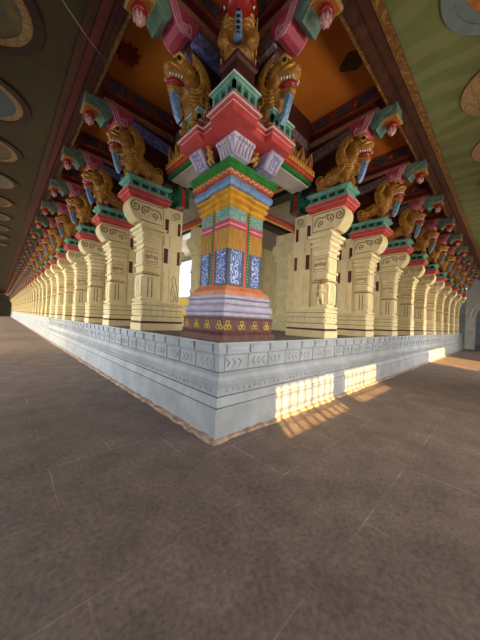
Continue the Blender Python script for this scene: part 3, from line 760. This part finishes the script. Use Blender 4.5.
# corbel blocks carrying the red cornice
def corbel(mb, x0, x1, y0, y1, ox, oy):
    lev = [(3.89, 0), (3.95, .02), (4.0, .05), (4.05, .095), (4.06, .12), (4.11, .13)]
    n = len(lev); vs = []; fs = []
    for z, f in lev: vs += [(x0-ox*f, y0-oy*f, z), (x1, y0-oy*f, z), (x1, y1, z), (x0-ox*f, y1, z)]
    for j in range(n-1):
        for i in range(4): a = j*4+i; b2 = j*4+(i+1) % 4; fs.append((a, b2, b2+4, a+4))
    fs += [(3, 2, 1, 0), tuple(range((n-1)*4, n*4))]
    return mb.add(vs, fs)
fb = corbel(MB(), .15, .45, .12, .42, .8, .8)
for i in range(5):
    for face in 'RL':
        u = .165+i*.062
        f = lambda z: {3.9: .0, 3.97: .03, 4.03: .075}[z]
        pts = [(u, .12-.8*f(z)-.006, z) if face == 'R' else (.15-.8*f(z)-.006, u-.03, z) for z in (3.9, 3.97, 4.03)]
        fb.tube(pts, .026, 6)
        q = (u, .022, 4.06) if face == 'R' else (.052, u-.03, 4.06)
        fb.ball(q, (.028, .028, .03), 8, 6)
fb.obj('fluted_corbel', 'white_flute', cap_)
for nm, args in (('L', (.10, .45, .66, .95, 1.3, 0)), ('R', (.68, .97, .07, .45, 0, 1.3))):
    c = corbel(MB(), *args); o = c.obj('scroll_corbel', 'lavender_carved', cap_)
    r = MB()
    if nm == 'L':
        for y in (.69, .92): r.tube([(.09, y, 3.91), (.06, y, 3.97), (.0, y, 4.04), (-.05, y, 4.09)], .035, 6)
        r.tube([(.06, .815+.05*cos(a*.7), 3.98+.05*sin(a*.7)) for a in range(10)], .014, 5)
    else:
        for x in (.71, .94): r.tube([(x, .06, 3.91), (x, .03, 3.97), (x, -.03, 4.04), (x, -.08, 4.09)], .035, 6)
        r.tube([(.835+.05*cos(a*.7), .03, 3.98+.05*sin(a*.7)) for a in range(10)], .014, 5)
    r.obj('scroll_rib', 'lavender', o)
cpoly = [(-.20, -.22), (.22, -.22), (.22, -.11), (.52, -.11), (.52, -.22), (.97, -.22), (.97, .97), (-.20, .97), (-.20, .52), (-.10, .52), (-.10, .22), (-.20, .22)]
co = MB().poly_levels(cpoly, [(4.10, 0), (4.21, .0), (4.215, .02), (4.24, .02), (4.245, .04), (4.275, .04), (4.28, .02), (4.31, .02)]).obj('red_cornice', 'cornice_red', cap_)
wl = MB(); wl.poly_levels(cpoly, [(4.242, .044), (4.256, .044)]); wl.poly_levels(cpoly, [(4.205, .006), (4.216, .006)]); wl.obj('cornice_line', 'white_line', co)
for x0, x1, y0, y1 in ((-.19, .21, -.21, .21), (.53, .96, -.21, .15), (-.19, .15, .53, .96)):
    q = MB().rect_levels(x0, x1, y0, y1, [(4.305, .01), (4.345, .01), (4.35, -.03), (4.47, -.03), (4.475, .005), (4.50, .015), (4.505, .035), (4.54, .035), (4.545, .01), (4.56, .01)])
    for i in range(4):
        u = x0+.0+i*(x1-x0-.04)/3; q.box(u, u+.04, y0-.0, y0+.05, 4.345, 4.475)
        u = y0+.0+i*(y1-y0-.04)/3; q.box(x0-.0, x0+.05, u, u+.04, 4.345, 4.475)
    bx = q.obj('teal_box', 'teal', cap_)
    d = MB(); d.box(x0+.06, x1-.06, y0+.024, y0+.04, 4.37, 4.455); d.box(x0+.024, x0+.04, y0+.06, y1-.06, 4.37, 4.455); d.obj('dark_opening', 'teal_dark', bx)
    w = MB(); w.rect_levels(x0, x1, y0, y1, [(4.51, .038), (4.525, .038)]); w.obj('white_edge', 'white_line', bx)

for o in cp.children:
    if o not in n_before: o.location = (.045, -.045, 0)
# rearing guardian on the diagonal
fg = thing('rearing_guardian_statue', 'golden rearing guardian with red open mouth and blue trunk on the corner edge', 'statue', kind='thing', loc=(.085, -.045, -.2), rz=radians(45))
MB().rect_levels(-.17, .17, -.17, .17, [(4.765, .02), (4.80, .02), (4.82, -.01), (5.08, -.01), (5.11, .02), (5.15, .02)]).xf(Matrix.Translation((.06, 0, 0)) @ Matrix.Rotation(radians(45), 4, 'Z')).obj('pedestal', 'maroon_dark', fg)
b = MB(); b.capsule((.12, 0, 5.2), (.06, 0, 5.38), .19, .22); b.capsule((.06, 0, 5.35), (-.02, 0, 5.8), .22, .20); b.ball((-.05, 0, 5.9), (.25, .22, .2))
b.capsule((-.1, 0, 5.92), (-.36, 0, 5.95), .15, .1); b.capsule((.25, 0, 5.0), (.35, 0, 5.6), .2, .2)
for sg in (-1, 1):
    b.capsule((-.05, sg*.19, 5.45), (-.16, sg*.2, 5.25), .08, .06); b.capsule((-.16, sg*.19, 5.32), (-.2, sg*.17, 5.2), .06, .06); b.ball((-.21, sg*.17, 5.19), (.08, .06, .05))
    b.ball((-.2, sg*.14, 6.05), .07)
bd = b.organic('body', 'gold_dark', fg, .02, 3)
r = MB()
for k in range(7):
    z = 5.24+k*.062; x = -.10-.012*k
    for sg in (-1, 1): r.tube([(x+.0, sg*.045, z), (x+.012, sg*.10, z+.03), (x+.05, sg*.16, z+.035), (x+.12, sg*.2, z+.02)], [.012, .02, .02, .01], 6)
for sg in (-1, 1):
    for k in range(5): r.tube(spiral(.02, 5.2+k*.13, sg*.225, .01, .05, 1.2, k, 14), .012, 5)
r.obj('chest_rib', 'gold', bd)
m = MB(); m.ball((-.24, 0, 5.64), (.20, .17, .11)); m.tube([(-.12, -.19, 5.68), (-.34, -.15, 5.65), (-.45, 0, 5.64), (-.34, .15, 5.65), (-.12, .19, 5.68)], .045, 8)
m.obj('mouth', 'mouth', fg)
te = MB()
for k in range(7):
    a = radians(-60+20*k); te.lathe((-.20-.22*cos(a), .18*sin(a), 5.74), [(.022, 0), (.018, .03), (.004, .06)], 6)
for sg in (-1, 1): te.lathe((-.22, sg*.18, 5.70), [(.03, .06), (.03, 0), (.02, -.06), (.004, -.1)], 7)
te.obj('teeth', 'teeth', fg)
tk = MB(); tk.tube([(-.27, 0, 5.55), (-.25, 0, 5.50), (-.20, 0, 5.42), (-.185, 0, 5.34), (-.19, 0, 5.26)], [.03, .04, .045, .05, .065], 8)
tk.obj('trunk', 'trunk_blue', fg)
tb = MB()
for k in range(5): tb.ball((-.285+.012*k, 0, 5.515-k*.055), (.02, .03, .016), 8, 6)
tb.obj('bead', 'black', fg)

# ------------------------------------------------------------------ small figures on the corner pillar
def figurine(name, label, group, mt, loc, rz, s, pose):
    b = MB()
    b.capsule((0, 0, .02), (0, 0, .05), .055, .055, 2); b.capsule((0, 0, .06), (0, 0, .16), .05, .058); b.ball((0, 0, .245), (.042, .042, .05)); b.capsule((0, 0, .18), (0, 0, .22), .025, .022, 2)
    for sg in (-1, 1):
        if pose == 'sit':
            b.capsule((0, sg*.035, .03), (-.09, sg*.07, .05), .035, .028); b.capsule((-.09, sg*.07, .05), (-.07, sg*.02, .015), .026, .02)
        else:
            b.capsule((0, sg*.03, .05), (-.05, sg*.05, -.03), .034, .028); b.capsule((-.05, sg*.05, -.03), (-.01, sg*.05, -.11), .027, .022)
        b.capsule((0, sg*.06, .165), (-.02, sg*.095, .10), .022, .018); b.capsule((-.02, sg*.095, .10), (-.07, sg*.05, .12), .017, .015)
    t = thing(name, label, 'statue', group, 'thing', loc, rz)
    o = b.organic('body', mt, t, .0075, 2); t.scale = (s*1.35, s*1.35, s) if mt == 'gold' else (s, s, s)
    c = MB(); c.lathe((0, 0, .28), [(.045, 0), (.05, .02), (.035, .05), (.02, .08), (.004, .10)], 10)
    for q in range(5): c.ball((.02, -.05+q*.025, .25), .016, 6, 5)
    c.obj('crown', 'gold_cornice' if mt == 'gold' else 'gold_dark', t)
    n = MB(); n.tube([(-.045, -.04, .17), (-.062, 0, .14), (-.045, .04, .17)], .009, 5); n.obj('necklace', 'teeth' if mt != 'gold' else 'gold_dark', t)
    return t
figurine('seated_figurine', 'small seated painted figure on the red cornice left of the central teal box', 'painted figures on the red cornice', 'figure', (-.07, .385, 4.31), 0, .85, 'sit')
figurine('seated_figurine', 'small seated painted figure on the red cornice right of the central teal box', 'painted figures on the red cornice', 'figure', (.425, -.115, 4.31), Q, .78, 'sit')
figurine('seated_figurine', 'second painted figure on the red cornice, beside the right-hand teal box', 'painted figures on the red cornice', 'figure', (.535, -.10, 4.31), Q, .7, 'sit')
figurine('gold_figurine', 'little gold figure standing left of the white fluted corbel on the corner pillar', 'gold figures between the corbels', 'gold', (.125, .51, 3.955), 0, .56, 'stand').rotation_euler = (0, radians(-24), 0)
figurine('gold_figurine', 'little gold figure standing right of the white fluted corbel on the corner pillar', 'gold figures between the corbels', 'gold', (.575, .085, 3.955), Q, .56, 'stand').rotation_euler = (radians(24), 0, Q)
# bird and dancer carved on the first pillars
bt = MB(); y = L0-.185
bt.tube([(.86, y, 2.42), (.84, y, 2.48), (.87, y, 2.54), (.92, y, 2.53), (.94, y, 2.46), (.98, y, 2.3), (1.02, y, 2.1), (1.0, y, 1.96), (.95, y, 2.02), (.93, y, 1.95), (.90, y, 2.05), (.86, y, 1.95), (.83, y, 2.1), (.84, y, 2.25), (.88, y, 2.36)], .009, 5, closed=True)
bt.tube([(.88, y, 2.34), (.93, y, 2.2), (.98, y, 2.02)], .008, 5); bt.tube([(.86, y, 2.22), (.9, y, 2.1), (.95, y, 2.02)], .008, 5)
bird = bt.obj('bird_carving', 'cream_line'); tag(bird, 'bird outline carved low on the slab of the first cream pillar, left corridor', 'carving', None, 'thing')
figurine('carved_dancer', 'small carved cream figure at the foot of the first right corridor pillar', None, 'cream', (R0-.215, .27, 2.16), 0, 1.1, 'stand')

# ------------------------------------------------------------------ corridor edge beams and nave ceiling
bp = [(-.86, 5.80), (-.88, 5.76), (-.95, 5.76), (-.96, 5.72), (-1.02, 5.72), (-1.03, 5.75), (-1.08, 5.75), (-1.09, 5.80), (-1.34, 5.80), (-1.34, 6.34), (-.86, 6.34)]
def edge_beam(row, end):
    t = MB(); t.prism_y(bp, -1.34 if row == 'left' else -.86, end)
    d = MB(); d.prism_y([(-1.10, 5.80), (-1.10, 5.785), (-1.22, 5.785), (-1.22, 5.80)], -1.1, end)
    gd = MB(); gd.prism_y([(-1.235, 5.80), (-1.235, 5.78), (-1.35, 5.78), (-1.35, 5.80)], -1.24, end)
    gl = MB(); gl.prism_y([(-.85, 5.82), (-.85, 6.0), (-.868, 6.0), (-.868, 5.82)], -.8, end); gl.prism_y([(-.882, 5.757), (-.882, 5.75), (-.945, 5.75), (-.945, 5.757)], -.9, end)
    mt = Matrix.Identity(4) if row == 'left' else Matrix(((0, 1, 0, 0), (1, 0, 0, 0), (0, 0, 1, 0), (0, 0, 0, 1)))
    for q in (t, d, gd, gl): q.xf(mt)
    o = t.obj('trim_2' if row == 'left' else 'trim_3', 'brown_beam' if row == 'right' else 'maroon_dark', kind='structure')
    d.obj('flat_strip', 'maroon' if row == 'left' else 'brown_beam', o); gd.obj('gilded_strip', 'beam_gold' if row == 'right' else 'brown_beam', o); gl.obj('gilded_edge', 'beam_gold', o)
edge_beam('left', ENDY); edge_beam('right', ENDX)
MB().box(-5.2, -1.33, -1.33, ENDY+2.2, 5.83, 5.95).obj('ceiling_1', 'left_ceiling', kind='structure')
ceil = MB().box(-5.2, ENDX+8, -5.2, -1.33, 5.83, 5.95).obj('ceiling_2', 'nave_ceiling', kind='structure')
jl = MB()
for k in range(4): jl.box(7.2+4.4*k, 7.23+4.4*k, -4.8, -1.36, 5.82, 5.832)
jl.obj('joint_strip', 'groove', ceil)
def disc(mb, r0, r1, z0, z1, n=40):
    vs = []; fs = []
    for k in range(n):
        a = 2*pi*k/n; c_, s_ = cos(a), sin(a)
        vs += [(r0*c_, r0*s_, z0), (r1*c_, r1*s_, z0), (r1*c_, r1*s_, z1), (r0*c_, r0*s_, z1)]
    for k in range(n):
        a = k*4; b2 = ((k+1) % n)*4
        for i in range(4): fs.append((a+i, b2+i, b2+(i+1) % 4, a+(i+1) % 4))
    return mb.add(vs, fs)
def medallion(label, group, loc, outer, mid, inner, core, R=.85):
    t = thing('ceiling_medallion', label, 'medallion', group, 'thing', loc)
    disc(MB(), R*.84, R, -.035, .005).obj('rim', outer, t)
    disc(MB(), R*.70, R*.845, -.022, .005).obj('ring', mid, t)
    MB().lathe((0, 0, 0), [(R*.71, .004), (R*.71, -.012), (R*.40, -.016)], 40, smooth=False).obj('field', inner, t)
    cc = MB(); cc.lathe((0, 0, 0), [(R*.34, -.012), (R*.32, -.03), (R*.1, -.045)], 20, smooth=False)
    for q in range(14): a = q*pi/7; cc.ball((R*.40*cos(a), R*.40*sin(a), -.02), (.05, .05, .02), 8, 6)
    cc.obj('boss', core, t)
    return t
fields = ['med_olive', 'med_blue', 'med_olive', 'med_grey']
for k in range(9):
    medallion(f'painted ceiling medallion with dark brown rim, {ORD[k]} from the camera over the left corridor', 'medallions of the left ceiling', (-2.56, 2.5+2.2*k, 5.83), 'med_brown', 'med_tan', fields[k % 4], ['med_blue', 'med_grey', 'med_tan', 'med_pink'][k % 4])
for k in range(7):
    o_, m_, i_, c_ = (('med_grey', 'med_grey', 'med_orange', 'med_tan'), ('med_tan', 'med_tan', 'med_pink', 'med_orange'), ('med_pink', 'med_tan', 'med_olive', 'med_pink'))[k % 3]
    medallion(f'round painted ceiling medallion, {ORD[k]} from the camera over the right corridor', 'medallions of the right ceiling', (2.08+2.0*k, -2.66, 5.83), o_, m_, i_, c_, .82)
cb = MB(); cb.tube([(-.98, 2.02, 5.70), (-1.3, 1.75, 5.62), (-1.8, 1.3, 5.56), (-2.5, .6, 5.60), (-3.2, -.1, 5.80)], .007, 6)
tag(cb.obj('ceiling_cable', 'cable'), 'thin grey cable slung across the left corridor ceiling to the red edge beam', 'cable')

# ------------------------------------------------------------------ inside of the platform
c = MB(); c.box(-1.4, ENDX+8, -1.4, 6.4, 6.345, 6.6); c.box(-1.4, 6.6, 6.4, ENDY+2.3, 6.345, 6.6); c.obj('roof', 'plaster', kind='structure')
IZ = 5.22
c = MB(); c.box(1.06, ENDX, 1.06, 6.4, IZ, IZ+.12); c.box(1.06, 6.6, 6.4, ENDY, IZ, IZ+.12); c.obj('ceiling_3', 'interior_ceiling', kind='structure')
ip = thing('inner_pillar', '', 'pillar', kind='thing')
b = MB(); b.rect_levels(-.36, .36, -.30, .30, [(PZ, .04), (1.6, .04), (1.62, .0), (1.85, 0), (1.9, -.05)]); b.obj('base', 'cream_pale', ip)
b = MB(); b.rect_levels(-.26, .26, -.22, .22, [(1.88, 0), (2.5, 0), (2.52, .03), (2.6, .03), (2.62, 0), (3.2, 0), (3.22, .03), (3.3, .03), (3.32, 0), (3.8, 0), (3.85, .08), (3.95, .08)]); b.obj('shaft', 'cream_pale', ip)
b = MB(); b.prism_y([(-.26, 3.94), (-.42, 4.1), (-.5, 4.25), (-.45, 4.42), (.45, 4.42), (.5, 4.25), (.42, 4.1), (.26, 3.94)], -.24, .24); b.box(-.34, .34, -.22, .22, 4.42, 4.80); b.obj('capital', 'cream_pale', ip)
inner = [((3.2, 3.2), 'behind the corner pillar, deepest inside the platform corner')]
spots = [(3.2, LY[1]-.05, 'left of the corner pillar, beside the bright opening', 0), (RX[1]+.1, 3.2, 'right of the corner pillar, before the inner wall', Q)]
for i, (x, y, w, r) in enumerate(spots):
    lab = f'plain cream inner pillar seen {w}'
    if i == 0: ip.location = (x, y, 0); ip.rotation_euler = (0, 0, r); ip['label'] = lab; ip['group'] = 'inner pillars'
    else: dup(ip, (x, y, 0), r, lab, 'inner pillars')
for k in range(2, 4):
    dup(ip, (3.2, LY[k], 0), 0, f'plain cream inner pillar standing behind the {ORD[k]} cream pillar of the left corridor', 'inner pillars')
    dup(ip, (RX[k], 3.2, 0), Q, f'plain cream inner pillar standing behind the {ORD[k]} cream pillar of the right corridor', 'inner pillars')
def striped(row, d, z, a, bnd, label):
    t = thing('striped_beam', label, 'beam', 'striped inner beams', 'thing')
    mt = Matrix.Identity(4) if row == 'left' else Matrix(((0, 1, 0, 0), (1, 0, 0, 0), (0, 0, 1, 0), (0, 0, 0, 1)))
    for nm, m_, z0, z1, x0 in (('black_band', 'black', 0, .11, .04), ('cream_band', 'yellow', .11, .17, .02), ('red_band', 'coral', .17, .31, 0), ('green_band', 'dark_green', .31, .36, .02), ('top_band', 'cornice_tan', .36, IZ-z-.002, .03)):
        MB().box(d-.22+x0, d+.22-x0, a, bnd, z+z0, z+z1).xf(mt).obj(nm, m_, t)
striped('left', 3.2, 4.80, 1.2, 16, 'red, cream and black striped beam inside, left of the corner pillar')
striped('right', 3.2, 4.80, 1.2, 16, 'red, cream and black striped beam inside, right of the corner pillar')
w = MB(); w.box(4.9, ENDX, 6.0, 6.3, PZ, IZ); w.obj('wall_back', 'cream_pale', kind='structure')
w = MB(); w.box(6.3, 6.6, 17, ENDY, PZ, IZ); w.obj('wall_inner', 'cream_pale', kind='structure')
MB().box(6.8, 7.1, 6.3, 17, PZ, 3.0).obj('wall_court', 'yellow_wall', kind='structure')
MB().box(6.7, 7.2, 6.3, 17, 6.0, 6.25).obj('trim_4', 'coral', kind='structure')

# ------------------------------------------------------------------ outer walls with lattice windows
SUN_SX, SUN_SZ = .72, .50          # sunlight drifts this much along x / down z for each metre across the corridor
WY = -4.8
def wall_south():
    cuts = [(-2.40, -.22, 2.13, 3.06), (.16, 2.34, 2.13, 3.06), (9.2, 13.6, 1.5, 3.06)]
    m = MB(); x = -5.2
    for x0, x1, z0, z1 in cuts:
        m.box(x, x0, WY-.3, WY, 0, 5.95); m.box(x0, x1, WY-.3, WY, 0, z0); m.box(x0, x1, WY-.3, WY, z1, 5.95); x = x1
    m.box(x, ENDX+8, WY-.3, WY, 0, 5.95)
    m.obj('wall_south', 'plaster', kind='structure')
    for i, (x0, x1, z0, z1) in enumerate(cuts):
        l = MB()
        if i < 2:
            n = 9
            for k in range(1, n): u = x0+(x1-x0)*k/n; wdt = .045 if k == 5 else .022; l.box(u-wdt/2, u+wdt/2, WY-.17, WY-.12, z0, z1)
            for k in range(1, 4): zz = z0+(z1-z0)*k/4; l.box(x0, x1, WY-.17, WY-.12, zz-.012, zz+.012)
        else:
            for k in range(1, 3): u = x0+(x1-x0)*k/3; l.box(u-.04, u+.04, WY-.2, WY-.1, z0, z1)
        l.obj(f'window_{i+1}', 'plaster', kind='structure')
wall_south()
m = MB(); y = WY
for k in range(12):
    y0, y1 = -3.6+k*7, 1.4+k*7
    m.box(-5.2, -4.9, y, y0, 0, 5.95); m.box(-5.2, -4.9, y0, y1, 0, .9); m.box(-5.2, -4.9, y0, y1, 3.4, 5.95); y = y1
m.box(-5.2, -4.9, y, ENDY+4, 0, 5.95)
m.obj('wall_west', 'plaster', kind='structure')
MB().box(-8.4, -8.0, -8.2, ENDY, -.2, 5.8).obj('sun_block_wall', 'plaster', kind='structure')  # unseen wall added to keep sun out of the west openings
MB().box(-30, 60, -30, 120, -.5, -.2).obj('ground', 'dust', kind='structure')
MB().box(-5.2, 7, ENDY+2, ENDY+2.3, 0, 6.4).obj('wall_north', 'plaster', kind='structure')
# arched gate closing the right corridor
ag = MB(); yc, rr, n = -2.0, 1.35, 20
pts = [(yc+rr*cos(pi*k/n), 2.6+rr*sin(pi*k/n)) for k in range(n+1)]
def arch(mb, x0, x1, r_out_top, y0, y1):
    ring = [(yc+rr, 0)]+pts+[(yc-rr, 0)]; outer = [(y1, 0)]+[(y1 if k < n*.28 else (y0 if k > n*.72 else yc+(y1-yc)*(1-(k/n-.28)/.22) if k < n/2 else yc+(y0-yc)*((k/n-.5)/.22)), 2.6+(r_out_top-2.6)*min(1, sin(pi*k/n)/sin(pi*.28))) for k in range(n+1)]+[(y0, 0)]
    m_ = len(ring); vs = []
    for x in (x0, x1):
        vs += [(x, a, b_) for a, b_ in ring]+[(x, a, b_) for a, b_ in outer]
    fs = []
    for i in range(m_-1):
        fs += [(i, i+1, m_+i+1, m_+i), (2*m_+i, 3*m_+i, 3*m_+i+1, 2*m_+i+1), (i, 2*m_+i, 2*m_+i+1, i+1), (m_+i, m_+i+1, 3*m_+i+1, 3*m_+i)]
    mb.add(vs, fs)
arch(ag, ENDX-.6, ENDX, 5.82, WY+.02, -.02)
ga = ag.obj('archway_gate', 'white_plaster'); tag(ga, 'white plastered archway closing the far end of the right corridor', 'archway', None, 'thing')
am = MB()
for r_ in (rr+.12, rr+.4):
    am.tube([(ENDX-.62, yc+r_*cos(pi*k/n), 2.6+r_*sin(pi*k/n)) for k in range(n+1)], .06, 6)
am.obj('arch_moulding', 'white_plaster', ga)
MB().box(ENDX+7.7, ENDX+8, WY, 6, 0, 6).obj('wall_east', 'plaster', kind='structure')

# ------------------------------------------------------------------ light
W = bpy.data.worlds.new('sky'); S.world = W; W.use_nodes = True
bg = W.node_tree.nodes['Background']
sky = W.node_tree.nodes.new('ShaderNodeTexSky'); sky.sky_type = 'NISHITA'; sky.sun_disc = False
sky.sun_elevation = radians(28); sky.sun_rotation = radians(215)
W.node_tree.links.new(sky.outputs[0], bg.inputs['Color']); bg.inputs['Strength'].default_value = .5
sd = bpy.data.lights.new('sun', 'SUN'); sd.energy = 20; sd.angle = radians(.6); sd.color = (1, .60, .20)
so = bpy.data.objects.new('sun', sd); COL.objects.link(so)
dirv = Vector((SUN_SX, 1, -SUN_SZ)).normalized(); so.rotation_euler = dirv.to_track_quat('-Z', 'Y').to_euler()
def area_lamp(name, loc, direction, sx, sy, power, col=(1, 1, 1), spread=150):
    a = bpy.data.lights.new(name, 'AREA'); a.shape = 'RECTANGLE'; a.size = sx; a.size_y = sy; a.energy = power; a.color = col; a.spread = radians(spread)
    o = bpy.data.objects.new(name, a); COL.objects.link(o); o.location = loc
    o.rotation_euler = Vector(direction).to_track_quat('-Z', 'Y').to_euler(); return o
day = (.90, .95, 1.0)
for k in range(12): area_lamp('daylight_fill_west', (-4.88, -1.1+7*k, 2.15), (1, 0, -.16 if k < 2 else -.28), 5, 2.5, 55 if k < 1 else (170 if k < 2 else 340), day if k < 2 else (1, .92, .76), 135)  # area lamps added in the unseen west openings as fill
for k, (x, wd, e) in enumerate(((-1.4, 2.4, 35), (3.2, 4.5, 225), (11.5, 4.6, 200), (20, 6, 240))): area_lamp('daylight_fill_south', (x, -4.75, 2.3), (0, 1, -.12), wd, 1.9, e, day if k < 1 else (1, .93, .82), 140)  # fill lamps added inside the south wall, reaching past its windows
area_lamp('daylight_court', (6.2, 11.5, 3.0), (-1, -.5, -.1), 8, 2.6, 350, (1, .97, .9))

# ------------------------------------------------------------------ camera
cd = bpy.data.cameras.new('camera'); cam = bpy.data.objects.new('camera', cd); COL.objects.link(cam); S.camera = cam
cd.sensor_fit = 'VERTICAL'; cd.sensor_height = 36; cd.sensor_width = 27; cd.lens = 255/640*36; cd.clip_end = 400; cd.clip_start = .05
a = radians(43.4); rl = radians(2.5)
fwd = Vector((sin(a), cos(a), 0)); rgt = Vector((cos(a), -sin(a), 0)); up = Vector((0, 0, 1))
cx = rgt*cos(rl)+up*sin(rl); cy = up*cos(rl)-rgt*sin(rl)
cam.matrix_world = Matrix(((cx.x, cy.x, -fwd.x, -2.088), (cx.y, cy.y, -fwd.y, -2.591), (cx.z, cy.z, -fwd.z, 1.6), (0, 0, 0, 1)))

S.view_settings.view_transform = 'Standard'; S.view_settings.look = 'None'; S.view_settings.gamma = 1; S.view_settings.use_curve_mapping = False
S.view_settings.exposure = .12
S.cycles.use_denoising = True; S.cycles.max_bounces = 8; S.cycles.diffuse_bounces = 5
